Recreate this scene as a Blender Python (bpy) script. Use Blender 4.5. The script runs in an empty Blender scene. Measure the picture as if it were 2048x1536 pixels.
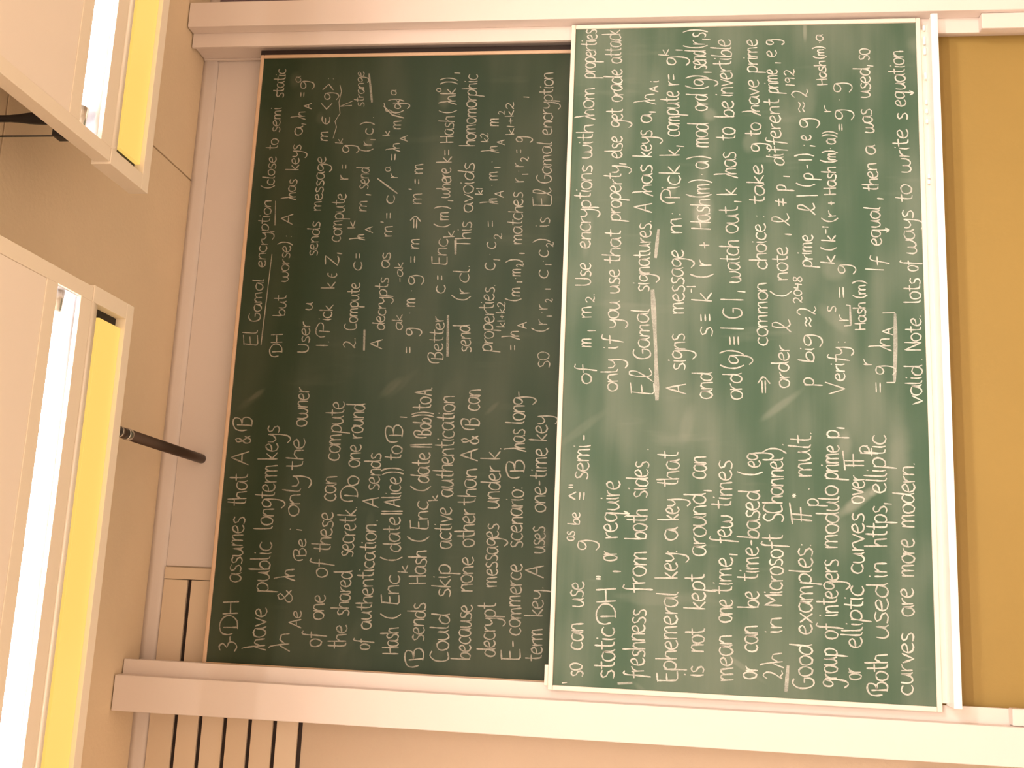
import bpy, math, random
from mathutils import Vector, Matrix
random.seed(7)
S = bpy.context.scene
COL = S.collection

# ------------------------------------------------------------------ camera
ZC, DC = 1.90, 3.60            # eye height, distance to the plane of the lower board
FPX = 2082.2                   # focal length in pixels of the 2048 px wide frame
R_RIGHT = Vector((0.98115527, -0.19203551, 0.02137044))
R_DOWN = Vector((0.04419721, 0.11538304, -0.99233732))
R_FWD = Vector((0.18809822, 0.97458151, 0.12169611))
EYE = Vector((0, -DC, ZC))
cam_data = bpy.data.cameras.new('camera')
cam_data.sensor_fit = 'HORIZONTAL'
cam_data.sensor_width = 36.0
cam_data.lens = FPX / 2048 * 36.0
cam_data.clip_start = 0.05
cam = bpy.data.objects.new('camera', cam_data)
COL.objects.link(cam)
# the photograph was taken with the camera turned on its side
m = Matrix((R_DOWN, R_RIGHT, -R_FWD)).transposed().to_4x4()
m.translation = EYE
cam.matrix_world = m
S.camera = cam

# ------------------------------------------------------------------ world, lights, exposure
S.view_settings.view_transform = 'Standard'
S.view_settings.look = 'None'
S.view_settings.gamma = 1.0
S.view_settings.use_curve_mapping = False
S.view_settings.exposure = -0.08
W = bpy.data.worlds.new('world')
S.world = W
W.use_nodes = True
W.node_tree.nodes['Background'].inputs[0].default_value = (1.0, 0.80, 0.60, 1)
W.node_tree.nodes['Background'].inputs[1].default_value = 0.05


def area(name, loc, target, sx, sy, power, color, spread=180):
    d = bpy.data.lights.new(name, 'AREA')
    d.shape = 'RECTANGLE'
    d.size, d.size_y = sx, sy
    d.energy = power
    d.color = color
    d.spread = math.radians(spread)
    o = bpy.data.objects.new(name, d)
    COL.objects.link(o)
    o.location = loc
    o.rotation_euler = (Vector(target) - Vector(loc)).to_track_quat('-Z', 'Y').to_euler()
    return o


# unseen wash light added under the ceiling to brighten the lower board
area('added_wash_light', (2.6, -3.9, 3.60), (0.75, 0.1, 0.70), 0.9, 0.35, 17, (1.0, 0.95, 0.90), 62)
# rows of room fittings behind the camera, seen only through the light they give
area('room_light', (0.2, -5.4, 3.62), (0.2, -5.4, 0), 3.2, 0.3, 300, (1.0, 0.93, 0.85))
area('room_light', (0.2, -7.6, 3.62), (0.2, -7.6, 0), 3.2, 0.3, 300, (1.0, 0.93, 0.85))

# ------------------------------------------------------------------ helpers


def P(x, y, Y):
    """world point on the vertical plane Y that the photograph shows at pixel x, y"""
    d = (1536 - y - 768) * R_RIGHT + (x - 1024) * R_DOWN + FPX * R_FWD
    return EYE + d * ((Y + DC) / d.y)


def tag(o, label=None, cat=None, group=None, kind=None):
    if label: o['label'] = label
    if cat: o['category'] = cat
    if group: o['group'] = group
    if kind: o['kind'] = kind
    return o


def empty(name, loc=(0, 0, 0)):
    o = bpy.data.objects.new(name, None)
    o.empty_display_size = 0.1
    COL.objects.link(o)
    o.location = loc
    return o


class MB:
    def __init__(self):
        self.v, self.f, self.sm = [], [], []

    def box(self, x0, x1, y0, y1, z0, z1):
        b = len(self.v)
        self.v += [(x, y, z) for z in (z0, z1) for y in (y0, y1) for x in (x0, x1)]
        for q in ((0, 2, 3, 1), (4, 5, 7, 6), (0, 1, 5, 4), (2, 6, 7, 3), (0, 4, 6, 2), (1, 3, 7, 5)):
            self.f.append([b + i for i in q]); self.sm.append(False)
        return self

    def sweep(self, pts, axis, a, b, smooth=False):
        """closed profile (list of 2-D points) extruded along an axis from a to b"""
        n, s = len(pts), len(self.v)
        for t in (a, b):
            for p, q in pts:
                self.v.append((t, p, q) if axis == 'x' else (p, t, q) if axis == 'y' else (p, q, t))
        for i in range(n):
            j = (i + 1) % n
            self.f.append([s + i, s + j, s + n + j, s + n + i]); self.sm.append(smooth)
        self.f.append([s + i for i in range(n)][::-1]); self.sm.append(False)
        self.f.append([s + n + i for i in range(n)]); self.sm.append(False)
        return self

    def lathe(self, p0, direction, prof, seg=28, cap=True):
        """profile of (distance along axis, radius)"""
        ax = Vector(direction).normalized()
        u = ax.orthogonal().normalized(); w = ax.cross(u)
        s = len(self.v); p0 = Vector(p0)
        for d, r in prof:
            for k in range(seg):
                t = 2 * math.pi * k / seg
                self.v.append(tuple(p0 + ax * d + (u * math.cos(t) + w * math.sin(t)) * r))
        for i in range(len(prof) - 1):
            for k in range(seg):
                j = (k + 1) % seg
                self.f.append([s + i * seg + k, s + i * seg + j, s + (i + 1) * seg + j, s + (i + 1) * seg + k])
                self.sm.append(True)
        if cap:
            self.f.append([s + k for k in range(seg)][::-1]); self.sm.append(False)
            e = s + (len(prof) - 1) * seg
            self.f.append([e + k for k in range(seg)]); self.sm.append(False)
        return self

    def build(self, name, mat, parent=None, bevel=0.0, origin=None, seg=2):
        me = bpy.data.meshes.new(name)
        o0 = Vector(origin) if origin else (Vector(parent.matrix_world.translation) if parent else Vector())
        base = Vector((0, 0, 0))
        if parent is not None:
            base = Vector(parent['_o']) if '_o' in parent.keys() else Vector(parent.location)
        elif origin:
            base = Vector(origin)
        me.from_pydata([tuple(Vector(v) - base) for v in self.v], [], self.f)
        me.polygons.foreach_set('use_smooth', self.sm)
        me.update()
        me.materials.append(mat)
        o = bpy.data.objects.new(name, me)
        COL.objects.link(o)
        if parent is not None:
            o.parent = parent
            o['_o'] = tuple(base)
        elif origin:
            o.location = base
        if bevel:
            bm_ = o.modifiers.new('bevel', 'BEVEL')
            bm_.width = bevel; bm_.segments = seg; bm_.limit_method = 'ANGLE'
            bm_.angle_limit = math.radians(40)
            for p in me.polygons: p.use_smooth = True
            wn = o.modifiers.new('normals', 'WEIGHTED_NORMAL'); wn.keep_sharp = True
        return o


def clean_helpers():
    for o in bpy.data.objects:
        if '_o' in o.keys(): del o['_o']


# ------------------------------------------------------------------ materials
def nodes(name):
    mt = bpy.data.materials.new(name); mt.use_nodes = True
    nt = mt.node_tree
    return mt, nt, nt.nodes['Principled BSDF']


def N(nt, typ, **kw):
    n = nt.nodes.new(typ)
    for k, v in kw.items():
        if k in n.inputs.keys(): n.inputs[k].default_value = v
        else: setattr(n, k, v)
    return n


def paint(name, col, rough=0.5, var=0.05, scale=6.0, bump=0.02, bscale=180.0, metal=0.0, spec=0.4, coord='Object'):
    mt, nt, b = nodes(name)
    tc = N(nt, 'ShaderNodeTexCoord')
    n1 = N(nt, 'ShaderNodeTexNoise', Scale=scale, Detail=5.0, Roughness=0.6)
    nt.links.new(tc.outputs[coord], n1.inputs['Vector'])
    mix = N(nt, 'ShaderNodeMix', data_type='RGBA')
    mix.inputs[6].default_value = (*[c * (1 - var) for c in col], 1)
    mix.inputs[7].default_value = (*[min(1, c * (1 + var)) for c in col], 1)
    nt.links.new(n1.outputs['Fac'], mix.inputs[0])
    nt.links.new(mix.outputs[2], b.inputs['Base Color'])
    b.inputs['Roughness'].default_value = rough
    b.inputs['Metallic'].default_value = metal
    b.inputs['Specular IOR Level'].default_value = spec
    if bump:
        n2 = N(nt, 'ShaderNodeTexNoise', Scale=bscale, Detail=3.0)
        nt.links.new(tc.outputs[coord], n2.inputs['Vector'])
        bp = N(nt, 'ShaderNodeBump', Strength=bump, Distance=0.01)
        nt.links.new(n2.outputs['Fac'], bp.inputs['Height'])
        nt.links.new(bp.outputs['Normal'], b.inputs['Normal'])
    return mt


def emit(name, col, strength):
    mt, nt, b = nodes(name)
    b.inputs['Base Color'].default_value = (*col, 1)
    b.inputs['Emission Color'].default_value = (*col, 1)
    b.inputs['Emission Strength'].default_value = strength
    b.inputs['Roughness'].default_value = 0.4
    return mt


M_wall = paint('wall_plaster', (0.60, 0.46, 0.34), 0.8, 0.07, 1.4, 0.15, 90)
M_ceil = paint('ceiling_plaster', (0.82, 0.64, 0.44), 0.85, 0.10, 1.8, 0.15, 70)
M_seam = paint('seam_shadow_gap', (0.20, 0.13, 0.08), 0.9, 0.05)
M_trim = paint('cornice_paint', (0.74, 0.64, 0.60), 0.55, 0.03, 3, 0.03)
M_post = paint('post_enamel', (0.80, 0.685, 0.635), 0.42, 0.02, 3, 0.02, 220)
M_room = paint('far_wall_paint', (0.76, 0.66, 0.55), 0.7, 0.04, 2.0, 0.05)
M_slat = paint('slat_paint', (0.72, 0.57, 0.43), 0.6, 0.04, 3, 0.03)
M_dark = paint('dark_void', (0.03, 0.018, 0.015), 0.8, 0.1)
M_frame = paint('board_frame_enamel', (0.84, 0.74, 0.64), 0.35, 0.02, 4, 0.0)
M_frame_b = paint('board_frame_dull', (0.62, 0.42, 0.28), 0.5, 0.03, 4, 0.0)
M_tray = paint('tray_white', (0.92, 0.89, 0.85), 0.35, 0.02, 8, 0.02)
M_ochre = paint('ochre_panel', (0.355, 0.230, 0.062), 0.55, 0.07, 2.2, 0.05, 60)
M_lamp = paint('lamp_housing_paint', (0.88, 0.76, 0.62), 0.5, 0.02, 2, 0.0)
M_lamp_in = paint('lamp_inlay_paint', (0.90, 0.78, 0.68), 0.55, 0.02, 2, 0.0)
M_black = paint('black_metal', (0.012, 0.009, 0.010), 0.45, 0.1, 8, 0.0)
M_rod = paint('rod_dark_metal', (0.085, 0.055, 0.040), 0.38, 0.1, 12, 0.0, metal=0.5)
M_silver = paint('silver_metal', (0.72, 0.68, 0.62), 0.25, 0.05, 12, 0.0, metal=0.9)
M_mirror = paint('mirror_reflector', (0.86, 0.86, 0.92), 0.38, 0.03, 5, 0.0, metal=1.0)
M_white = paint('white_panel', (0.90, 0.84, 0.76), 0.5, 0.02)
M_unit = paint('dark_unit', (0.16, 0.11, 0.13), 0.5, 0.2, 20)
M_floor = paint('linoleum_floor', (0.64, 0.56, 0.47), 0.45, 0.1, 4, 0.02)
M_stub = paint('chalk_stub', (0.93, 0.90, 0.86), 0.9, 0.03, 60, 0.1, 300)
M_tube = emit('fluorescent_tube', (1.0, 0.94, 0.88), 27.0)
M_yellow = emit('yellow_diffuser', (1.0, 0.66, 0.16), 0.92)
M_yellow.node_tree.nodes['Principled BSDF'].inputs['Base Color'].default_value = (0.25, 0.16, 0.04, 1)


def board_mat(name, base, dust, lo, hi, blobs, seed):
    """green writing surface: clean green, horizontal wipe bands of chalk dust, smears with a shape of their own"""
    mt, nt, b = nodes(name)
    L = nt.links
    tc = N(nt, 'ShaderNodeTexCoord')

    def noise(sc, scale, detail=4.0, loc=(0, 0, 0), rot=0.0):
        mp = N(nt, 'ShaderNodeMapping')
        mp.inputs['Location'].default_value = (loc[0] + seed, loc[1], loc[2])
        mp.inputs['Rotation'].default_value = (0, rot, 0)
        mp.inputs['Scale'].default_value = sc
        n = N(nt, 'ShaderNodeTexNoise', Scale=scale, Detail=detail, Roughness=0.55)
        L.new(tc.outputs['Object'], mp.inputs['Vector']); L.new(mp.outputs[0], n.inputs['Vector'])
        return n.outputs['Fac']

    def mr(src, a, c, lo_=0.0, hi_=1.0):
        r = N(nt, 'ShaderNodeMapRange'); r.clamp = True
        r.inputs[1].default_value = a; r.inputs[2].default_value = c
        r.inputs[3].default_value = lo_; r.inputs[4].default_value = hi_
        r.interpolation_type = 'SMOOTHSTEP'
        L.new(src, r.inputs[0]); return r.outputs[0]

    def op(o, a, c):
        n = N(nt, 'ShaderNodeMath', operation=o)
        for i, s in enumerate((a, c)):
            if isinstance(s, (int, float)): n.inputs[i].default_value = s
            else: L.new(s, n.inputs[i])
        return n.outputs[0]
    wide = mr(noise((0.7, 1, 1.6), 2.2, 2.0), 0.30, 0.70, 0, 1)
    bands = mr(noise((0.3, 1, 4.2), 2.6, 1.5, (3, 0, 5)), 0.38, 0.66, 0, 1)
    fine = mr(noise((1.0, 1, 22.0), 4.0, 5.0, (9, 0, 1), 0.05), 0.35, 0.7, 0, 1)
    diag = mr(noise((6.0, 1, 1.2), 1.8, 3.0, (1, 0, 7), 0.75), 0.60, 0.74, 0, 1)
    tot = op('ADD', op('MULTIPLY', wide, 0.60), op('MULTIPLY', bands, 0.18))
    tot = op('ADD', tot, op('MULTIPLY', fine, 0.04))
    tot = op('ADD', tot, op('MULTIPLY', diag, 0.22))
    fac = mr(tot, 0.0, 1.0, lo, hi)
    warp = N(nt, 'ShaderNodeTexNoise', Scale=9.0, Detail=4.0)
    L.new(tc.outputs['Object'], warp.inputs['Vector'])
    for (cx, cz, rx, rz, ang, amt) in blobs:
        mp = N(nt, 'ShaderNodeMapping'); mp.vector_type = 'TEXTURE'
        mp.inputs['Location'].default_value = (cx, 0, cz)
        mp.inputs['Rotation'].default_value = (0, ang, 0)
        mp.inputs['Scale'].default_value = (rx, 1, rz)
        L.new(tc.outputs['Object'], mp.inputs['Vector'])
        sx = N(nt, 'ShaderNodeSeparateXYZ'); L.new(mp.outputs[0], sx.inputs[0])
        cb = N(nt, 'ShaderNodeCombineXYZ'); L.new(sx.outputs[0], cb.inputs[0]); L.new(sx.outputs[2], cb.inputs[2])
        ln = N(nt, 'ShaderNodeVectorMath', operation='LENGTH'); L.new(cb.outputs[0], ln.inputs[0])
        d = op('ADD', ln.outputs['Value'], op('MULTIPLY', op('SUBTRACT', warp.outputs['Fac'], 0.5), 0.9))
        fac = op('ADD', fac, mr(d, 0.35, 1.05, amt, 0.0))
    mix = N(nt, 'ShaderNodeMix', data_type='RGBA')
    mix.inputs[6].default_value = (*base, 1)
    mix.inputs[7].default_value = (*dust, 1)
    L.new(fac, mix.inputs[0])
    L.new(mix.outputs[2], b.inputs['Base Color'])
    b.inputs['Roughness'].default_value = 0.55
    b.inputs['Specular IOR Level'].default_value = 0.25
    return mt


def chalk_mat(name, col, alpha):
    mt, nt, b = nodes(name)
    L = nt.links
    b.inputs['Base Color'].default_value = (*col, 1)
    b.inputs['Roughness'].default_value = 0.95
    b.inputs['Specular IOR Level'].default_value = 0.1
    tc = N(nt, 'ShaderNodeTexCoord')
    n = N(nt, 'ShaderNodeTexNoise', Scale=260.0, Detail=3.0, Roughness=0.7)
    L.new(tc.outputs['Object'], n.inputs['Vector'])
    n2 = N(nt, 'ShaderNodeTexNoise', Scale=14.0, Detail=2.0)
    L.new(tc.outputs['Object'], n2.inputs['Vector'])
    ad = N(nt, 'ShaderNodeMath', operation='ADD'); L.new(n.outputs['Fac'], ad.inputs[0]); L.new(n2.outputs['Fac'], ad.inputs[1])
    r = N(nt, 'ShaderNodeMapRange'); r.clamp = True
    r.inputs[1].default_value = 0.65; r.inputs[2].default_value = 1.25
    r.inputs[3].default_value = alpha * 0.55; r.inputs[4].default_value = min(1.0, alpha * 1.25)
    L.new(ad.outputs[0], r.inputs[0])
    L.new(r.outputs[0], b.inputs['Alpha'])
    return mt


# ------------------------------------------------------------------ the room (heights are written relative to the eye, + ZC)
Z = ZC
WY = 0.165                                # face of the back wall
CEIL = 1.797 + Z
X0, X1, YB = -3.6, 5.2, -9.0
MB().box(X0, X1, WY, WY + 0.2, 0, CEIL + 0.12).build('wall_back', M_wall)
bpy.data.objects['wall_back']['kind'] = 'structure'
for nm, a in (('wall_left', (X0 - 0.2, X0, YB, WY + 0.2)), ('wall_right', (X1, X1 + 0.2, YB, WY + 0.2)),
              ('wall_rear', (X0 - 0.2, X1 + 0.2, YB - 0.2, YB))):
    tag(MB().box(*a, 0, CEIL + 0.12).build(nm, M_room), kind='structure')
tag(MB().box(X0 - 0.2, X1 + 0.2, YB - 0.2, WY + 0.2, -0.15, 0).build('floor', M_floor), kind='structure')
# ceiling: big slabs with recessed joints in front of a dark backing
ceil = tag(MB().box(X0 - 0.2, X1 + 0.2, YB - 0.2, WY + 0.2, CEIL + 0.02, CEIL + 0.16).build('ceiling', M_seam), kind='structure')
xs = [X0 - 0.1, -1.05, 1.525, 4.10, X1 + 0.1]
ys = [WY + 0.1, -1.512, -3.9, -6.3, YB - 0.1]
ys[1] = -1.038
for i in range(4):
    for j in range(4):
        g = 0.003
        MB().box(xs[i] + g, xs[i + 1] - g, ys[j + 1] + g, ys[j] - g, CEIL, CEIL + 0.03).build('ceiling_slab', M_ceil, ceil, bevel=0.002)

# cornice strip along the top of the back wall
pf = [(WY, CEIL), (WY, CEIL - 0.062), (WY - 0.004, CEIL - 0.060), (WY - 0.010, CEIL - 0.052), (WY - 0.012, CEIL - 0.040),
      (WY - 0.014, CEIL - 0.02), (WY - 0.014, CEIL)]
tag(MB().sweep(pf, 'x', X0, X1, True).build('trim_1', M_trim), kind='structure')

# slatted panel on the back wall, left of and behind the left post
sp = empty('slatted_wall_panel', (-1.6, WY, 1.16 + Z))
tag(sp, 'cream horizontal slats with dark gaps on wall beside the left post', 'wall panel')
px0, px1 = -3.2, 0.005
MB().box(px0, px1, WY - 0.003, WY, 1.166 + Z, 1.733 + Z).build('backing', M_dark, sp)
MB().box(-0.038, px1, WY - 0.017, WY - 0.003, 1.166 + Z, 1.733 + Z).build('border_strip', M_slat, sp, bevel=0.002)
sl = [1.6345, 1.5420, 1.4495, 1.3570, 1.2645, 1.1720]
for k in range(6):
    top = 1.733 if k == 0 else sl[k - 1] - 0.0075
    bot = sl[k] + 0.0075
    MB().box(px0, -0.040, WY - 0.015, WY - 0.003, bot + Z, top + Z).build('slat', M_slat, sp, bevel=0.0015)

# fascia panel of the wall above the upper board (mauve cream)
MB().box(0.010, 4.9, WY - 0.004, WY, 1.30 + Z, 1.735 + Z).build('trim_2', M_trim)
bpy.data.objects['trim_2']['kind'] = 'structure'

# ochre panel under the boards
op_ = tag(MB().box(-0.340, 2.050, 0.075, WY, 0.02, -0.60 + Z).build('ochre_wall_panel', M_ochre, origin=(0.86, 0.12, 0.02), bevel=0.003),
          'ochre yellow panel filling the wall between the posts below the chalk tray', 'panel')
tag(MB().box(-1.9, -0.545, WY - 0.02, WY, 0.02, -0.928 + Z).build('white_wall_panel', M_white, origin=(-1.2, WY, 0.02), bevel=0.003),
    'white panel low on the wall left of the left post', 'panel')
du = empty('dark_wall_unit', (2.7, WY, 1.1 + Z))
tag(du, 'dark grey unit high on the wall just right of the right post', 'wall unit')
MB().box(2.26, 2.95, WY - 0.05, WY, 1.40 + Z, 1.74 + Z).build('housing', M_unit, du, bevel=0.006)
MB().box(2.30, 2.91, WY - 0.056, WY - 0.05, 1.44 + Z, 1.70 + Z).build('front_plate', M_black, du, bevel=0.002)

# ------------------------------------------------------------------ the two posts that carry the boards


def post(name, label, sgn, ai, ao, bi):
    """ai/ao: inner and outer x of the front cover, bi: inner x of the guide plate"""
    t = empty(name, ((ai + ao) / 2, 0.05, 0))
    tag(t, label, 'post', 'posts that carry the chalkboards')
    lo, hi = sorted((ai, ao))
    MB().box(lo, hi, -0.030, 0.025, 0, CEIL - 0.004).build('front_cover', M_post, t, bevel=0.003)
    b0, b1 = sorted((ao, bi))
    MB().box(b0, b1, 0.025, 0.040, 0, CEIL - 0.004).build('guide_plate', M_post, t, bevel=0.002)
    wi = bi - sgn * 0.014
    w0, w1 = sorted((ao, wi))
    MB().box(w0, w1, 0.040, WY - 0.001, 0, CEIL - 0.004).build('post_body', M_post, t)
    # narrow bead that edges the post against the wall
    e0, e1 = sorted((wi, wi + sgn * 0.006))
    MB().box(e0, e1, WY - 0.022, WY - 0.008, 1.50 + Z, CEIL - 0.004).build('edge_bead', M_post, t, bevel=0.002)
    # lower guide block that closes the board channel
    g0, g1 = sorted((ai - sgn * -0.001, bi + sgn * 0.004))
    MB().box(g0, g1, -0.012, 0.026, 0, -1.191 + Z).build('guide_block', M_post, t, bevel=0.004)
    return t


post('board_post', 'tall cream enamelled post left of both chalkboards', 1, -0.372, -0.493, -0.322)
post('board_post', 'tall cream enamelled post right of both chalkboards', -1, 2.090, 2.195, 2.033)

# ------------------------------------------------------------------ stroke alphabet (x-height 10, cap 15, descender -8)
G = {
'a': (10, "8 9 5 10 2 9 0.5 5 2 1 4 0 7 2 8.5 9 8.5 9 8.5 3 10 0"),
'b': (9, "1.5 17 1 8 1 0|1 4 4 8 7.5 7.5 8 3 5 0 1 1"),
'c': (8.5, "8 8.5 5 10 2 8.5 0.5 4.5 2 1 5 0 8 1.5"),
'd': (10, "8 8 4.5 9.5 1.2 6.5 1 2 4 0 7 2 8.5 8|9 17 8.5 9 8.5 3 9.5 0"),
'e': (9, "1 5 5 5.5 7.5 7.5 5.5 10 2 8.5 0.5 4.5 2 1 5 0 8.5 1.5"),
'f': (7.5, "8 16 5.5 17 4 14 3.5 5 2.5 -5|0.5 8.5 7.5 9"),
'g': (9.5, "8 9 5 10 1.5 8.5 1 4.5 3.5 2.5 7 4.5 8.5 9 8.5 9 9 0 7.5 -7 4 -9 0 -6"),
'h': (9, "1 17 1 0|1 5 4 9 7 8.5 7.5 5 8 0"),
'ħ': (9.5, "0.3 18.5 1 17 1.8 10 2.4 -0.5|-2 -1.5 -0.8 2 1.4 8|2.7 4 5 8.5 7.5 7.5 8.3 0"),
'i': (3.5, "1.5 10 1.3 3 2.2 0|2 14.5 1.7 13.2"),
'k': (8, "1 17 1 0|6.5 9.5 1.5 4.5 1.5 4.5 7.5 0"),
'l': (4, "1.5 17 1 5 1.5 1 3.5 0"),
'ł': (9, "-0.5 -1 3 5 6 12 5.5 17 3.5 17 2.5 10 3 3 5 0 8.5 2"),
'm': (13, "1 9.5 1 0|1 6 3.5 9.5 5.5 9 6 5 6 0|6 6 8.5 9.5 10.5 9 11 5 11.5 0"),
'n': (9, "1 9.5 1 0|1 5.5 4 9.5 6.8 9 7.5 5 7.8 0"),
'o': (9, "5 10 1.5 8.5 0.5 4.5 2.5 0.5 5.5 0 8 3 8.5 7 6 9.8 4 9.8"),
'p': (9.5, "1.5 9.5 1.2 2 0.5 -8|1 7 4.5 10 8 8.5 8.5 4.5 6 1 3 0.5 1 2.5"),
'q': (11, "8 9 5 10 1.5 8.5 1 4 3.5 1 7 2.5 8.5 9|8.5 9.5 8.2 -8|5.5 -4.5 8.2 -8 10.5 -4"),
'r': (6.5, "1 9.5 1.2 0|1.2 5 3.5 8.5 6.5 9.5"),
's': (8, "7.5 9 4.5 10 1.5 8.5 2.5 6 6 4.5 7.2 2 4.5 0 0.5 0.8"),
't': (7, "3.5 16 3 5 4 0.8 6.5 0.3|0 10 7 10.3"),
'u': (10, "1 9.5 0.8 3.5 3 0 6.5 2 8 9.5 8 9.5 8 2.5 9.5 0"),
'v': (8.5, "0.5 9.5 4 0 4 0 8 10"),
'w': (13.5, "1 9.5 0.8 3 3 0 6 1.5 6.5 8 6.5 8 7 1.5 10 0.3 12.5 4 12.8 9.5"),
'x': (8.5, "0.5 9.5 8 0|8 9.5 0.5 0"),
'y': (9.5, "1 9.5 1.2 5 3.5 3 7.5 5.5 8.5 9.5|8.5 9.5 8.5 0 7 -7 3.5 -9 0 -6.5"),
'z': (9, "0.5 9.5 8 9.5 8 9.5 0.5 0 0.5 0 8.5 0"),
'A': (10, "0 0 5 16 5 16 9 0|2 6 8 6.3"),
'B': (10, "2 13 2.2 0|-2 4 -2.8 9 -1.5 14 4 16.5 8 15 7 10 2.5 8.5 2.5 8.5 8 8 9 3.5 6 0 1 0.5"),
'C': (10, "9 14.5 5 16 1 12 0.5 5 3 0.5 9 1.5"),
'D': (11.5, "2.5 12.5 2.5 0|-1.8 4 -2.6 9 -0.8 14.2 5 15.8 10 12 10.5 6 7 1 1.5 0"),
'E': (10, "2 15 1.5 1 3 -0.3 9.5 0|1 15.3 9 16|1.8 8 8 8.5"),
'F': (11, "2 15 1.8 0|4.8 15 4.6 0|-1 14.5 11 16.5|1 8 9 8.5"),
'G': (10.5, "9 15 5 16 1 12 0.5 5 3 0 7 0 9 3 9.2 7 9.2 7 5 7"),
'H': (10.5, "1 15 1 0|9 15.5 9 0|1 7.5 9 8"),
'I': (3, "1.5 15 1.5 0"),
'M': (12.5, "1 0 1 15 1 15 6 6 6 6 11 15 11 15 11.5 0"),
'N': (10.5, "1 0 1 15 1 15 9 0 9 0 9 15.5"),
'P': (9, "2 13 1.8 0|-2.2 5 -2.8 11 0 16 5 16 8.5 13 7.5 9 2 8"),
'S': (10, "9 14 5 16 1.5 13 3 9 8 6.5 8.5 2 4.5 0 0.5 1.5"),
'T': (10, "5 15 4.8 0|0 15.5 10 15.3"),
'U': (10, "1 15 0.8 4 4 0 8 3 9 15"),
'V': (10.5, "0 14 4.5 0 4.5 0 10.5 17"),
'Z': (10, "1 14 6 15 9 15 9 15 1 0 1 0 6 -1 9.5 1"),
'0': (8, "4 14 1 11 0.8 4 3.5 0 6.5 3 7 10 4 14"),
'1': (3.5, "1.7 14 1.5 0"),
'2': (9, "1 12 4 15 7 12.5 6 7 1 0.5 1 0.5 3 2 6 0 9 1"),
'3': (9, "1 14 5 15.5 8 12.5 4 8.5 4 8.5 9 6.5 8.5 2 4.5 -0.5 0 1.5"),
'4': (8.5, "1.5 14 1 7 1 7 7 7|6 12 6 0"),
'8': (8, "6.5 13 3.5 14.5 1 11.5 6 5.5 6.5 2 3.5 0 1 2.5 2.5 6.5 6.5 12"),
'9': (8, "6.5 12 3.5 14 1 10.5 3 7.5 6.5 10.5 6.5 12 6.5 12 6 0"),
'&': (10, "9.5 0.5 3 9 2.5 13 5 14.5 6.5 12 4.5 8.5 1 5 1.5 1 5 0 9 6"),
'(': (5, "4.5 17.5 1.8 12 1.5 4 4.5 -2"),
')': (5, "0.5 17.5 3.3 12 3.3 4 0.5 -2"),
'|': (3, "1.5 18 1.5 -2"),
'/': (8, "0 -2 8 17"),
',': (4, "2 2.5 1.5 -4"),
'.': (3.5, "1.2 0 2 0.8"),
':': (3.5, "1.2 0.5 2 1.2|1.6 7 2.2 7.8"),
';': (3.5, "1.8 1.5 1 -4|1.9 7 2.3 7.8"),
"'": (3, "1.5 16 1 12"),
'"': (5, "1.2 16 1 12|3.6 16 3.4 12"),
'-': (7, "1 6 6 6.3"),
'=': (9, "1 4 8 4.2|1 8 8 8.4"),
'≡': (9, "1 2.5 8 2.7|1 6 8 6.2|1 9.5 8 9.8"),
'≠': (9, "1 4 8 4.2|1 8 8 8.4|3.5 0.5 6 12"),
'≈': (9, "0.5 3 3 5 6 3 8.5 5|0.5 7.5 3 9.5 6 7.5 8.5 9.5"),
'≜': (9, "1 1 8 1.2|1 4.5 8 4.7|1.2 8 4.5 14 4.5 14 8 8"),
'+': (9, "1 5.5 8 6|4.6 9.5 4.4 1.8"),
'·': (4, "1.6 5.4 2.3 6"),
'*': (6, "3 13 3 8|1 12 5 9|5 12 1 9"),
'∈': (9, "8 10 4 10 1 6 1.5 2 4.5 0 8 0.5|1.2 5.4 7 5.8"),
'<': (9, "8 14 1 6 1 6 8 -1"),
'>': (9, "1 14 8 6 8 6 1 -1"),
'⇒': (12, "0 3.5 9 3.7|0 6.5 9 6.9|6.5 -1 11 4 11.5 6 7 11"),
' ': (6, ""),
}


def cr(pts, step):
    """Catmull-Rom through the points; a doubled point is a corner"""
    runs, cur = [], []
    for p in pts:
        if cur and (abs(cur[-1][0] - p[0]) + abs(cur[-1][1] - p[1])) < 1e-6:
            runs.append(cur); cur = [p]
        else:
            cur.append(p)
    runs.append(cur)
    out = []
    for r in runs:
        if len(r) < 2:
            continue
        e = [(2 * r[0][0] - r[1][0], 2 * r[0][1] - r[1][1])] + r + [(2 * r[-1][0] - r[-2][0], 2 * r[-1][1] - r[-2][1])]
        for i in range(1, len(e) - 2):
            a, b, c, d = e[i - 1:i + 3]
            n = max(1, int(math.hypot(c[0] - b[0], c[1] - b[1]) / step))
            n = min(n, 8)
            for k in range(n):
                t = k / n
                q = []
                for j in (0, 1):
                    q.append(0.5 * (2 * b[j] + (c[j] - a[j]) * t + (2 * a[j] - 5 * b[j] + 4 * c[j] - d[j]) * t * t
                                    + (3 * b[j] - a[j] - 3 * c[j] + d[j]) * t ** 3))
                out.append(tuple(q))
        out.append(r[-1])
    # drop doubled samples
    res = []
    for p in out:
        if not res or math.hypot(p[0] - res[-1][0], p[1] - res[-1][1]) > 1e-5:
            res.append(p)
    return res


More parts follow.
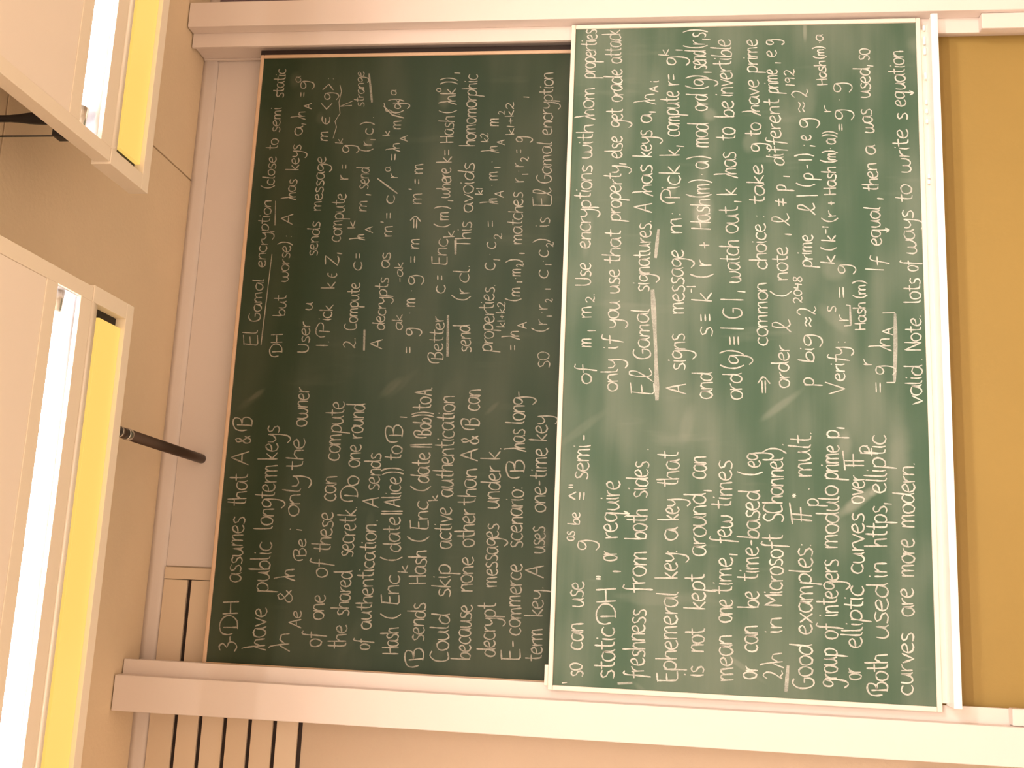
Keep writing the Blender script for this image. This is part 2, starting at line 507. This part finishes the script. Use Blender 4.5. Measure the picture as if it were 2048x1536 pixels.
class Chalk:
    """chalk lines drawn on the face of one board (plane Y)"""

    def __init__(self, Y):
        self.Y = Y; self.v = []; self.f = []; self.n = 0

    def ribbon(self, pix, width):
        q = [P(x, y, self.Y) for x, y in pix]
        q = [(p.x, p.z) for p in q]
        if len(q) < 2:
            return
        s = len(self.v); yy = self.Y - 0.0002 * (self.n % 5); self.n += 1
        ph = random.random() * 9
        n = len(q)
        for i, (x, z) in enumerate(q):
            a = q[max(0, i - 1)]; b = q[min(n - 1, i + 1)]
            dx, dz = b[0] - a[0], b[1] - a[1]
            L = math.hypot(dx, dz) or 1
            w = width * 0.5 * (1 + 0.22 * math.sin(ph + i * 0.9) + random.uniform(-.12, .12))
            if i in (0, n - 1): w *= 0.7
            self.v.append((x - dz / L * w, yy, z + dx / L * w))
            self.v.append((x + dz / L * w, yy, z - dx / L * w))
        for i in range(n - 1):
            k = s + 2 * i
            self.f.append([k, k + 1, k + 3, k + 2])

    def word(self, txt, y0, y1, base, xh, width):
        """txt runs from pixel row y0 up to y1; base(y) is the pixel column of the writing line"""
        if len(txt) in (3, 4) and txt[0] == 'h' and txt[1] in 'ao':      # tall h with a leading flick
            txt = chr(0x127) + txt[1:]
        tot = sum(G[c][0] for c in txt if c in G)
        lead = 0
        sx = (y0 - y1) / tot
        x = 0.0
        for c in txt:
            w, st = G[c]
            js, jy = random.uniform(.94, 1.06), random.uniform(-.5, .5)
            sh = random.uniform(-0.05, 0.07)
            for part in st.split('|'):
                v = [float(t) for t in part.split()]
                pts = [(v[i], v[i + 1]) for i in range(0, len(v), 2)]
                pts = [(a + random.uniform(-.25, .25) if False else a, b) for a, b in pts]
                if len(pts) < 2: continue
                pix = []
                for a, b in cr(pts, 1.6):
                    gy = b * js + jy
                    yy = y0 - (x + a + gy * sh) * sx
                    pix.append((base(yy) - gy * xh / 10.0, yy))
                self.ribbon(pix, width)
            x += w

    def build(self, mat, parent, name='chalk_writing'):
        mb = MB(); mb.v = self.v; mb.f = self.f; mb.sm = [False] * len(self.f)
        return tag(mb.build(name, mat, parent), kind='stuff')


def baseline(pts):
    pts = sorted(pts, key=lambda p: p[1])

    def f(y):
        if y <= pts[0][1]: a, b = pts[0], pts[1]
        elif y >= pts[-1][1]: a, b = pts[-2], pts[-1]
        else:
            for a, b in zip(pts, pts[1:]):
                if a[1] <= y <= b[1]: break
        return a[0] + (b[0] - a[0]) * (y - a[1]) / (b[1] - a[1])
    return f


def write(board, Y, mat, lines, width):
    for bl, xh, words, strokes in lines:
        c = Chalk(Y)
        f = baseline(bl)
        for w in words:
            txt, y0, y1 = w[:3]
            b = f; h = xh; wd = width
            if len(w) > 3:                       # own writing line (raised or lowered) and size
                bx = w[3]; b = (lambda y, bx=bx: bx); h = w[4]; wd = width * 0.85
            c.word(txt, y0, y1, b, h, wd)
        for wpx, pts in strokes:                 # marks and underlines, width in mm
            if wpx < 8:
                c.ribbon(cr(pts, 25), wpx / 1000.0)
            else:
                u = Chalk(Y + 0.0006)
                u.ribbon(cr(pts, 25), wpx / 1000.0)
                u.build(M_chalk_fs if mat is M_chalk_f else M_chalk_bs, board, 'chalk_underline')
        c.build(mat, board)


# ------------------------------------------------------------------ what is written
FRONT_LEFT = [
 ([(1165,1352),(1170,1000),(1181,895)], 24, [("so",1354,1326),("can",1300,1245),("use",1215,1162),("g",1101,1080,1179,24),("as",1082,1062,1149,15),("be",1050,1024,1160,14),("≜",1002,982),('"',976,966),("semi",960,888),("-",883,868)], [(5,[(1124,1366),(1134,1365)])]),
 ([(1228,1358),(1231,1170),(1240,963)], 26, [("static",1358,1254),("DH",1240,1173),('"',1160,1151),(",",1146,1139),("or",1122,1101),("require",1077,960)], []),
 ([(1289,1349),(1292,1150),(1297,922)], 26, [("freshness",1358,1218),("from",1186,1101),("both",1079,1018),("sides",996,922),(".",902,896)], [(9,[(1235,1367),(1265,1366)])]),
 ([(1354,1364),(1358,903)], 26, [("Ephemeral",1364,1183),("key:",1158,1099),("a",1081,1054),("key",1041,997),("that",975,903)], []),
 ([(1408,1354),(1413,912)], 26, [("is",1354,1332),("not",1305,1256),("kept",1220,1147),("around,",1113,976),("can",958,912)], []),
 ([(1466,1362),(1463,920)], 26, [("mean",1362,1269),("one",1245,1198),("time,",1188,1104),("few",1088,1030),("times",1018,920)], []),
 ([(1514,1356),(1521,911)], 26, [("or",1358,1332),("can",1305,1250),("be",1216,1182),("time-based",1162,980),("(",952,943),("eg",935,905)], []),
 ([(1564,1356),(1567,895)], 25, [("2",1360,1341,1566,27),("ħ",1330,1303,1565,24),("in",1267,1233),("Microsoft",1213,1069),("SChannel",1045,914),(").",908,884)], [(16,[(1576,1331),(1572,1384)])]),
 ([(1626,1375),(1624,1030),(1622,877)], 27, [("Good",1377,1288),("examples:",1269,1086),("F",1048,1009),("*",997,985,1605,16),("p",1013,996,1638,22),("mult.",954,862)], [(5,[(1617,979),(1619,977)])]),
 ([(1674,1375),(1678,858)], 26, [("group",1375,1296),("of",1279,1247),("integers",1233,1118),("modulo",1097,971),("prime",960,890),("p,",877,852)], []),
 ([(1722,1360),(1727,1180),(1729,888)], 25, [("or",1360,1337),("elliptic",1296,1171),("curves",1148,1026),("over",1007,950),("F",937,901),("p",909,890,1740,20)], []),
 ([(1776,1386),(1776,1200),(1771,869)], 26, [("Both",1385,1307),("used",1279,1165),("in",1156,1124),("https,",1094,1003),("elliptic",986,869)], []),
 ([(1826,1390),(1829,926)], 25, [("curves",1390,1264),("are",1233,1175),("more",1154,1077),("modern.",1056,924)], []),
]
FRONT_RIGHT = [
 ([(1183,766),(1181,500),(1183,350),(1194,58)], 20, [("of",769,729),("m",695,676),("1",663,659,1192,12),("m",636,611),("2.",606,586,1189,12),("Use",571,525),("encryptions",497,330),("with",317,248),("hom",235,174),("properties",157,58)], []),
 ([(1236,782),(1239,600),(1242,430),(1246,190),(1241,61)], 21, [("only",783,717),("if",699,671),("you",656,601),("use",587,538),("that",528,460),("property,",443,324),("else",317,272),("get",255,217),("oracle",204,138),("attack",127,59)], []),
 ([(1306,792),(1299,700),(1298,576),(1303,440),(1305,320),(1303,240)], 22, [("E",792,765,1307,29),("ł",762,736,1304,26),("Gamal",718,617),("signatures.",584,440),("A",425,405),("has",388,329),("keys",315,260),("a,",246,220),("ħ",205,186,1308,22),("A",184,171,1316,11),("i",165,160,1318,12)], [(15,[(1314,801),(1311,690),(1305,579)]),(11,[(1311,516),(1317,458)])]),
 ([(1372,788),(1367,520),(1360,389),(1358,150)], 24, [("A",788,766),("signs",741,666),("message",628,499),("m:",468,424),("Pick",400,330),("k,",312,288),("compute",273,182),("r=",171,147),("g",131,113),("k",113,97,1337,12),(",",102,98)], []),
 ([(1425,795),(1424,560),(1420,430),(1415,200),(1410,60)], 25, [("and",798,744),("s",674,653),("≡",644,626),("k",605,584),("-1",587,570,1391,13),("(",556,547),("r",533,519),("+",498,482),("Hash",460,398),("(m)",396,358),("·",352,347),("a",338,322),(")",318,311),("mod",295,246),("ord",222,188),("(g)",180,150),(",",147,142),("send",139,101),("(r,s)",97,58)], []),
 ([(1485,800),(1482,600),(1476,430),(1470,260),(1461,80)], 24, [("ord",800,745),("(g)",739,700),("≡",692,671),("|",661,654),("G",637,614),("|",603,597),(",",586,580),("watch",566,480),("out",467,412),(",",406,400),("k",391,375),("has",352,303),("to",282,255),("be",235,201),("invertible",194,78)], []),
 ([(1536,674),(1534,540),(1527,343),(1519,210),(1514,85)], 20, [("⇒",786,752),("common",691,564),("choice",539,446),(":",436,430),("take",409,328),("g",304,286),("to",273,245),("have",227,159),("prime",146,78)], []),
 ([(1579,776),(1576,540),(1574,395),(1560,230),(1552,90)], 20, [("order",776,690),("ł",663,637,1580,21),("(",596,581,1578,22),("note",561,493),(",",471,466),("ł",450,425,1577,21),("≠",414,394),("p",382,369),(",",355,350),("different",332,198),("prime",187,139),(",",128,123),("e",114,99),("g",90,79)], []),
 ([(1629,772),(1627,650),(1625,500),(1629,400),(1625,330),(1617,180)], 20, [("p",772,754),("big",726,669),("≈",655,634),("2",631,613,1631,25),("2048",607,552,1604,12),("prime",535,469),("ł",428,405),("|",394,388,1632,22),("(",375,367),("p",360,346),("-",339,328),("1",322,317),(")",313,307),(";",294,289),("e",281,269),("g",256,236),("≈",225,202,1615,20),("2",196,178,1616,22),("192",173,139,1589,14)], []),
 ([(1688,786),(1691,691)], 20, [("V",788,764,1691,24),("erify",762,693),(":",686,682)], []),
 ([(1669,528),(1673,405),(1671,263)], 17, [("k",529,509),("(",502,494),("k",484,470),("-1",469,451,1657,9),("(",446,435),("r",434,420),("+",411,401),("Hash",390,333),("(m)",326,301),("·",299,294),("a",289,277),("))",275,262)], []),
 ([(1696,642),(1693,530)], 18, [("r",643,629,1697,19),("s",625,611,1672,16),("=",598,571),("g",548,529,1695,20),("=",263,246,1690,14),("g",240,219,1691,20),("r",226,211,1663,14),("·",203,197,1690,20),("g",185,165,1687,20)], [(9,[(1700,610),(1701,640),(1702,651)]),(5,[(1692,610),(1700,611)]),(5,[(1688,652),(1702,651)])]),
 ([(1731,660),(1731,560)], 15, [("Hash",660,604),("(m)",597,560)], []),
 ([(1655,170),(1646,70)], 14, [("Hash",170,121),("(m)",118,92),("·a",88,69)], []),
 ([(1766,540),(1763,480),(1758,380),(1752,310),(1741,195),(1739,97)], 20, [("I",543,537,1768,24),("f",533,514,1770,17),("equal",491,413),(",",400,394),("then",384,325),("a",310,290),("was",267,217),("used,",196,128),("so",121,97)], []),
 ([(1770,789),(1780,650)], 19, [("=",789,763,1769,20),("g",750,731,1772,22),("r",732,719,1744,17),("ħ",697,675,1779,24),("A",670,654,1786,14)], [(5,[(1773,765),(1790,765)]),(12,[(1789,764),(1791,690),(1790,626)]),(5,[(1765,626),(1790,625)])]),
 ([(1845,807),(1843,690),(1840,570),(1828,450),(1819,300),(1812,200),(1807,101)], 21, [("valid",811,729),(".",721,717),("Note.",702,629),("lots",606,556),("of",543,521),("ways",509,420),("to",405,369),("write",346,257),("s",240,225),("equation",213,101)], []),
]
BACK_LEFT = [
 ([(471,1300),(505,833)], 22, [("3-",1303,1270),("DH",1262,1199),("assumes",1165,1033),("that",1013,947),("A",930,900),("&",888,871),("B",856,833)], []),
 ([(529,1296),(560,851)], 24, [("have",1296,1214),("public",1185,1083),("longterm",1059,928),("keys",920,851)], []),
 ([(577,1296),(619,775)], 22, [("ħ",1296,1263),("Ae",1256,1220,603,15),("&",1207,1179,585,19),("ħ",1157,1136),("Be",1115,1077,612,15),(";",1063,1055),("only",1034,950),("the",939,875),("owner",853,775)], []),
 ([(641,1294),(690,807)], 22, [("of",1294,1263),("one",1240,1189),("of",1156,1119),("these",1105,1023),("can",1003,951),("compute",922,802)], []),
 ([(692,1298),(730,807)], 22, [("the",1298,1249),("shared",1232,1141),("secret",1114,1035),("k.",1033,1012),("Do",998,951),("one",935,888),("round",877,807)], []),
 ([(739,1300),(763,906)], 20, [("of",1300,1278),("authentication",1259,1048),(".",1044,1038),("A",1015,993),("sends",981,906)], []),
 ([(796,1309),(805,848)], 22, [("Hash",1309,1254),("(",1240,1227),("Enc",1211,1150),("k",1147,1129,815,12),("(",1123,1113),("date",1104,1033),("||",1030,1020),("Alice",1014,953),("))",949,934),("to",922,891),("B",877,848),(",",837,831)], []),
 ([(847,1330),(864,783)], 22, [("B",1324,1293),("sends",1283,1205),("Hash",1168,1100),("(",1086,1072),("Enc",1061,1002),("k",1002,989,876,11),("(",985,971),("date",967,904),("||",897,886),("Bob",872,836),("))",834,823),("to",820,793),("A.",791,774)], []),
 ([(897,1324),(910,791)], 23, [("Could",1324,1227),("skip",1195,1127),("active",1098,1014),("authentication",994,791)], []),
 ([(940,1320),(961,778)], 23, [("because",1320,1209),("none",1184,1113),("other",1094,1018),("than",1010,936),("A",922,895),("&",889,871),("B",855,836),("can",822,778)], []),
 ([(990,1314),(1002,895)], 23, [("decrypt",1314,1205),("messages",1174,1047),("under",1018,932),("k.",920,893)], []),
 ([(1040,1322),(1051,783)], 23, [("E-",1322,1279),("commerce",1271,1127),("scenario:",1096,973),("B",948,918),("has",900,858),("long-",848,781)], []),
 ([(1084,1322),(1096,830)], 22, [("term",1322,1256),("key.",1234,1172),("A",1156,1129),("uses",1107,1053),("one-time",1025,895),("key",883,830)], []),
]
BACK_RIGHT = [
 ([(515,694),(536,477),(572,141)], 14, [("El",694,659,515,18),("Gamal",643,557),("encryption",535,400),("(close",378,313),("to",300,277),("semi",265,214),("static",196,137)], [(4,[(522,690),(533,600),(544,508)]),(4,[(550,451),(551,402)])]),
 ([(563,710),(590,400),(616,172)], 15, [("DH",708,666),("but",632,590),("worse)",564,483),(":",476,470),("A",449,426),("has",397,358),("keys",341,289),("a,",271,244),("ħ",236,222),("A",218,206,623,10),("=",195,184),("g",179,162),("a",165,152,602,10)], []),
 ([(616,703),(643,418),(668,150)], 15, [("User",705,643),("u",621,604),("sends",512,443),("message",422,313),("m",283,262),("∈",250,232),("<",220,205),("g",200,185),(">",182,167),(":",160,155)], [(3,[(666,277),(673,254),(670,243),(680,227),(678,204),(683,183),(680,170)]),(4,[(680,213),(706,202)]),(4,[(681,213),(704,211)])]),
 ([(656,694),(704,290)], 17, [("1.",694,680),("P",668,646),("ick",642,609),("k",578,563),("∈",556,545),("Z,",533,502),("compute",484,387),("r",360,350),("=",339,328),("g",306,290),("k",288,277,686,9)], []),
 ([(710,694),(747,250)], 16, [("2.",698,674),("Compute",660,565),("c",542,523),("=",518,506),("ħ",478,468),("A",466,452,746,10),("k",458,440,710,9),("m",424,400),(",",392,386),("send",378,334),("(",304,297),("r,",292,276),("c",270,256),(")",250,243),(".",237,233),("strange",214,143,728,12)], [(10,[(744,205),(741,175),(738,147)]),(9,[(729,659),(728,701)])]),
 ([(765,697),(779,533),(802,250)], 16, [("A",698,677),("decrypts",661,555),("as",537,504),("m",474,450),("'",447,443),("=",438,424),("c",408,390),("r",357,347,795,14),("a",343,333,781,10),("=",322,306),("ħ",300,285),("k",273,261,779,9),("A",283,270,816,10),("m",259,240),("(",228,220),("g",218,206),("k",207,198,800,9),(")",203,198),("a",191,180,793,11)], [(5,[(755,357),(795,387)]),(5,[(767,212),(785,230),(808,236)]),(4,[(768,206),(772,222),(800,229)])]),
 ([(826,700),(847,330)], 17, [("=",708,692),("g",672,656),("ak",661,628,805,13),("·",629,624),("m",614,596),("·",584,580),("g",570,550),("-ak",566,524,806,11),("=",527,510),("m",498,476),("⇒",457,432),("m",409,385),("'",381,376),("=",370,357),("m",348,326)], []),
 ([(886,714),(891,560),(909,230)], 18, [("B",722,704),("etter",702,632),("c",587,569),("=",562,550),("Enc",532,477),("k",475,460,909,13),("(",456,448),("m",441,423),(")",418,412),(",",403,399),("where",396,335),("k=",326,297),("Hash",286,232),("(",227,220),("ħk",206,176),("a",184,176,882,9),("))",169,155),(",",148,144)], [(12,[(896,630),(895,713)]),(14,[(911,480),(911,509)])]),
 ([(942,703),(937,560),(946,420),(956,150)], 19, [("send",705,649),("(",604,591),("r",588,576),("cl",566,537),(".",535,531),("This",496,443),("avoids",425,325),("homomorphic",293,148)], []),
 ([(986,700),(992,500),(998,240)], 19, [("properties.",704,568),("c",541,524),("1",522,518,1000,10),("·",511,506),("c",498,483),("2",479,467,1004,10),("=",455,440),("ħ",406,396),("A",395,381,1008,11),("k1",390,375,965,9),("·",373,369),("m",361,342),("1",337,333,1001,9),("·",326,321),("ħ",303,291),("A",290,279,1009,10),("k2",285,266,977,10),("m",253,236),("2",230,222,1010,9)], []),
 ([(1037,700),(1044,487),(1052,190)], 18, [("=",702,689),("ħ",676,661),("A",657,643,1054,12),("k1+k2",655,604,1010,11),("(",603,597),("m",594,574),("1",566,562,1045,9),("·",559,554),("m",553,537),("2",534,527,1047,9),(")",525,517),(",",509,504),("matches",489,384),("r",365,356),("1",350,346,1057,9),("·",344,340),("r",335,326),("2",324,313,1057,11),("=",307,298),("g",285,273),("k1+k2",270,204,1028,11),(",",196,192)], []),
 ([(1096,735),(1094,600),(1100,430),(1107,150)], 18, [("so",736,703,1099,22),("(",665,655),("r",651,639),("1",634,630,1105,9),("·",627,623),("r",620,608),("2",606,597,1105,10),(",",580,576),("c",557,539),("1",531,527,1103,9),("·",525,520),("c",515,500),("2",495,484,1107,10),(")",485,476),("is",454,435),("E",414,392,1102,22),("ł",392,374,1102,22),("Gamal",367,283),("encryption",270,144)], []),
]

# ------------------------------------------------------------------ the chalkboards
bx = lambda x, y, Y: (P(x, y, Y).x, P(x, y, Y).z)


def blob(Y, x, y, lx, ly, ang, amt):
    """smear centred at a pixel; lx half length along the board, ly half height, metres"""
    p = P(x, y, Y)
    return (p.x, p.z - Z, lx, ly, ang, amt)


FY, BY = 0.0, 0.062
fb = [blob(FY, 1405, 425, .07, .045, 0, .55), blob(FY, 1420, 228, .03, .03, 0, .35), blob(FY, 1500, 282, .05, .03, 0.3, .3),
      blob(FY, 1720, 1000, .10, .022, 0.9, .6), blob(FY, 1748, 985, .02, .014, 0.9, .4), blob(FY, 1670, 540, .05, .05, 0, .3),
      blob(FY, 1670, 640, .09, .03, -0.8, .22), blob(FY, 1690, 890, .06, .03, 0, .3), blob(FY, 1800, 1000, .40, .055, 0, .22),
      blob(FY, 1405, 350, .12, .02, 0.1, .15), blob(FY, 1160, 860, .12, .02, 0.9, .15), blob(FY, 1175, 470, .10, .02, 0.1, .22),
      blob(FY, 1345, 375, .04, .02, 0, .25), blob(FY, 1610, 60, .05, .01, 0, .5), blob(FY, 1835, 90, .05, .04, 0, .25),
      blob(FY, 1560, 812, .11, .018, 0.9, .3), blob(FY, 1375, 850, .09, .03, 0.2, .15), blob(FY, 1480, 1330, .10, .012, -1.0, .2),
      blob(FY, 1290, 1385, .06, .012, -0.9, .18), blob(FY, 1610, 200, .10, .05, 0, .18), blob(FY, 1240, 240, .16, .05, 0, .12)]
bb = [blob(BY, 700, 1280, .1, .03, 0.5, .10), blob(BY, 590, 160, .05, .03, 0, .25), blob(BY, 1083, 392, .035, .03, 0, .35),
      blob(BY, 620, 640, .08, .05, 0, .08), blob(BY, 890, 195, .05, .03, 0, .30), blob(BY, 738, 283, .03, .02, 0, .25),
      blob(BY, 640, 235, .03, .02, 0, .2), blob(BY, 800, 770, .09, .02, 0.8, .10), blob(BY, 500, 800, .07, .02, 0.9, .14),
      blob(BY, 875, 1300, .05, .03, 0.2, .12), blob(BY, 1090, 1080, .05, .02, 0, .2), blob(BY, 740, 1040, .05, .02, 0, .12),
      blob(BY, 512, 790, .05, .012, 0.9, .3), blob(BY, 985, 815, .04, .012, 0.8, .25), blob(BY, 780, 775, .07, .02, 0.8, .2), blob(BY, 900, 800, .12, .05, 0.2, .12)]
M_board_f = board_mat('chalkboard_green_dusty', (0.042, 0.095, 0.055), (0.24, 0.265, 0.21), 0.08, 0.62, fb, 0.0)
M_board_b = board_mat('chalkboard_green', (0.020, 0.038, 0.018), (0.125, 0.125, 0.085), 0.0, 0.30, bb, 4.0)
M_chalk_f = chalk_mat('chalk_bright', (0.74, 0.71, 0.64), 0.74)
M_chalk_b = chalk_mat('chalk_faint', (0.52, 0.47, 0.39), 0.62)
M_chalk_fs = chalk_mat('chalk_bright_side_on', (0.66, 0.64, 0.57), 0.55)
M_chalk_bs = chalk_mat('chalk_faint_side_on', (0.46, 0.42, 0.35), 0.50)


def chalkboard(name, label, x0, x1, z0, z1, Y, fw, m_board, m_frame):
    t = empty(name, ((x0 + x1) / 2, Y, z0 + Z))
    tag(t, label, 'chalkboard', 'sliding chalkboards')
    # surface in its own local frame (x along the wall, z relative to the eye) so that its smears sit in world metres
    pn = MB().box(x0 + fw * .6, x1 - fw * .6, Y + 0.003, Y + 0.012, z0 + fw * .6, z1 - fw * .6)
    me = bpy.data.meshes.new('writing_surface'); me.from_pydata(pn.v, [], pn.f); me.materials.append(m_board)
    o = bpy.data.objects.new('writing_surface', me); COL.objects.link(o); o.parent = t
    o.location = (-t.location.x, -t.location.y, -t.location.z + Z)
    for a in ((x0, x1, z1 - fw, z1), (x0, x1, z0, z0 + fw), (x0, x0 + fw, z0 + fw, z1 - fw), (x1 - fw, x1, z0 + fw, z1 - fw)):
        MB().box(a[0], a[1], Y - 0.003, Y + 0.014, a[2] + Z, a[3] + Z).build('frame_rail', m_frame, t, bevel=0.003)
    return t


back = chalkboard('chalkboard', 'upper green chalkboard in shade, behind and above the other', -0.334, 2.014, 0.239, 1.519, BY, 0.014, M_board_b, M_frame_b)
front = chalkboard('chalkboard', 'lower brightly lit green chalkboard with a white chalk tray', -0.343, 2.080, -0.9825, 0.2838, FY, 0.0165, M_board_f, M_frame)
write(front, FY + 0.0018, M_chalk_f, FRONT_LEFT, 0.0050)
write(front, FY + 0.0018, M_chalk_f, FRONT_RIGHT, 0.0047)
write(back, BY + 0.0018, M_chalk_b, BACK_LEFT, 0.0046)
write(back, BY + 0.0018, M_chalk_b, BACK_RIGHT, 0.0041)
MB().box(2.0135, 2.0325, BY - 0.002, BY + 0.012, 0.239 + Z, 1.519 + Z).build('gap_shade_strip', M_dark, back)  # dark strip standing in for the shade between frame and guide plate
# stop on the upper edge of the lower board, hangers behind it
MB().box(-0.330, -0.262, 0.004, 0.014, 0.2838 + Z, 0.2965 + Z).build('stop_block', M_frame, front, bevel=0.002)
MB().box(-0.315, 2.035, 0.002, 0.014, -1.002 + Z, -0.9825 + Z).build('tray_bracket', M_frame, front)
tz = -0.998 + Z
pf = [(0.014, tz), (-0.074, tz), (-0.078, tz + 0.004), (-0.086, tz + 0.004), (-0.089, tz - 0.002), (-0.089, tz - 0.020), (0.014, tz - 0.020)]
MB().sweep(pf, 'x', -0.322, 2.046).build('chalk_tray', M_tray, front, bevel=0.0015)

# chalk stubs on the tray
words = ['first', 'second', 'third', 'fourth', 'fifth', 'sixth', 'seventh', 'eighth', 'ninth']
for k, yy in enumerate((58, 84, 104, 154, 206, 224, 244, 354, 365)):
    x = P(1850, yy, 0).x
    ln = random.uniform(0.018, 0.032)
    a = random.uniform(-0.5, 0.5)
    if k in (4, 5, 6, 7, 8): a = random.uniform(-.2, .2); ln = 0.017
    r = 0.0052
    mb = MB().lathe((x - ln / 2 * math.cos(a), -0.006 - ln / 2 * math.sin(a) * .3, tz + r), (math.cos(a), math.sin(a) * .3, 0),
                    [(0, r * .7), (0.001, r), (ln - 0.003, r), (ln, r * .55)], 14)
    o = mb.build('chalk_stub', M_stub, origin=(x, -0.006, tz))
    tag(o, '%s short white chalk stub from the right end of the chalk tray' % words[k], 'chalk', 'chalk stubs on the tray')

# ------------------------------------------------------------------ ceiling lamps
ZL = 1.45 + Z                   # underside


def lamp(name, label, x0, x1, end_left, hang):
    """x0..x1 extent; end_left: the visible end is the left one"""
    t = empty(name, ((x0 + x1) / 2, -1.4, ZL))
    tag(t, label, 'lamp', 'long ceiling lamps with a white and a yellow slot')
    H = 0.045
    yn, yf = -2.15, -1.072        # main housing
    s0, s1 = -1.238, -1.127       # slot of the fluorescent tube
    e = 0.040                     # solid border at the ends
    xa, xb = x0 + e, x1 - e
    mb = MB()
    mb.box(x0, x1, yn, -2.11, ZL, ZL + H)
    mb.box(x0, xa, -2.11, yf, ZL, ZL + H); mb.box(xb, x1, -2.11, yf, ZL, ZL + H)
    mb.box(xa, xb, -1.287, s0, ZL, ZL + H); mb.box(xa, xb, s1, yf, ZL, ZL + H)
    mb.build('housing', M_lamp, t, bevel=0.0012)
    MB().box(xa + 0.0004, xb - 0.0004, -2.1096, -1.2874, ZL + 0.002, ZL + H).build('cover_panel', M_lamp_in, t, bevel=0.001)
    # bright reflector trough above the slot (standing higher than the housing, out of sight from below)
    pr, n = [], 12
    for i in range(n + 1):
        a = math.pi * i / n
        pr.append(((s0 + s1) / 2 - math.cos(a) * (s1 - s0) / 2, ZL + 0.012 + math.sin(a) * 0.062))
    outer = [((s0 + s1) / 2 - math.cos(math.pi * i / n) * ((s1 - s0) / 2 + .003), ZL + 0.012 + math.sin(math.pi * i / n) * 0.066) for i in range(n, -1, -1)]
    MB().sweep(pr + outer, 'x', xa, xb, True).build('reflector', M_mirror, t)
    for q in (xa, xb - 0.003):
        MB().box(q, q + 0.003, s0, s1, ZL + 0.006, ZL + 0.070).build('end_plate', M_mirror, t)
    yc = (s0 + s1) / 2
    tb = 0.065
    MB().lathe((xa + tb, yc, ZL + 0.036), (1, 0, 0), [(0, 0.019), (xb - xa - 2 * tb, 0.019)], 20).build('fluorescent_tube', M_tube, t)
    for q in (xa + 0.003, xb - tb):
        MB().lathe((q, yc, ZL + 0.036), (1, 0, 0), [(0, 0.012), (0.012, 0.017), (tb - 0.003, 0.020)], 18).build('tube_socket', M_silver, t)
    # light given down through the slot
    # front module with the yellow slot
    ya, yb = -1.070, -0.847
    w0, w1 = -1.012, -0.887
    off = 0.006
    mx0, mx1 = x0 - off, x1 + off
    mb = MB()
    zl = ZL - 0.002
    mb.box(mx0, mx1, w1, yb, zl, zl + H + .012)
    mb.box(mx0, xa, ya, w1, zl, zl + H + .012); mb.box(xb, mx1, ya, w1, zl, zl + H + .012)
    mb.build('front_module', M_lamp, t, bevel=0.0012)
    pl = [(ya, zl), (ya + .02, zl + .002), (ya + .035, zl + .006), (ya + .048, zl + .014), (w0, zl + .026), (w0, zl + H + .012), (ya, zl + H + .012)]
    MB().sweep(pl, 'x', xa, xb, True).build('curved_lip', M_lamp, t)
    MB().box(xa, xb, w0, w1, zl + .030, zl + H + .012).build('slot_back', M_black, t)
    MB().box(xa + 0.028, xb - 0.028, w0 + .004, w1 - .002, zl + .012, zl + .028).build('yellow_diffuser', M_yellow, t, bevel=0.001)
    # suspension: black tube with a flared foot
    for hx in hang:
        hy = -1.20
        MB().lathe((hx, hy, ZL + 0.060), (0, 0, 1), [(0, .019), (.030, .019), (.085, .0165), (.105, .0150), (.135, .0115), (.16, .0095), (CEIL - ZL - .068, .0095), (CEIL - ZL - .066, .03), (CEIL - ZL - .06, .03)], 24).build('suspension_tube', M_black, t)
        s = -1 if end_left else 1
        mb = MB().box(hx - .052 if s < 0 else hx - .01, hx + .01 if s < 0 else hx + .052, hy - .010, hy + .010, ZL + .055, ZL + .072)
        mb.box(hx - .058, hx - .036, hy - .02, hy + .02, ZL + H - .002, ZL + .085) if s < 0 else mb.box(hx + .036, hx + .058, hy - .02, hy + .02, ZL + H - .002, ZL + .085)
        mb.box(hx - .03, hx + .03, hy - .03, hy + .03, ZL + H - .001, ZL + .062)
        mb.build('suspension_foot', M_black, t, bevel=0.003)
        cx_ = hx + s * .050
        MB().lathe((cx_, hy, ZL + .08), (0, 0, 1), [(0, .0022), (CEIL - ZL - .08, .0022)], 8).build('power_cable', M_black, t)
    return t


lamp('ceiling_lamp', 'long cream ceiling lamp spanning the left half above the boards', -3.2, 0.727, False, (0.665, -2.9))
lamp('ceiling_lamp', 'cream ceiling lamp at the upper right with a black suspension tube', 1.083, 4.9, True, (1.150, 4.6))
# wall arm behind the left lamp
ar = empty('wall_arm', (0.415, WY, 1.640 + Z))
tag(ar, 'dark grey rod with silver collar between the left lamp and the wall', 'rod')
za = 1.640 + Z
p_end = Vector((0.4115, WY, za)); dr = (Vector((0.424, -0.92, za)) - p_end).normalized()
LN = 1.085
MB().lathe(p_end, dr, [(0, .0155), (.004, .0175), (.012, .018), (.585, .0182)], 28).build('rod', M_rod, ar)
MB().lathe(p_end, dr, [(.585, .0185), (.588, .0198), (.608, .0198), (.612, .0185)], 28).build('collar', M_silver, ar)
MB().lathe(p_end, dr, [(.612, .0175), (.652, .0175)], 28).build('sleeve', M_rod, ar)
MB().lathe(p_end, dr, [(.652, .019), (.660, .019)], 28).build('collar', M_silver, ar)
MB().lathe(p_end, dr, [(.660, .0175), (LN, .0175)], 28).build('rod', M_rod, ar)
MB().box(0.395, 0.455, -0.955, -0.895, ZL + 0.055, za + 0.02).build('lamp_clamp', M_rod, ar, bevel=0.004)

clean_helpers()
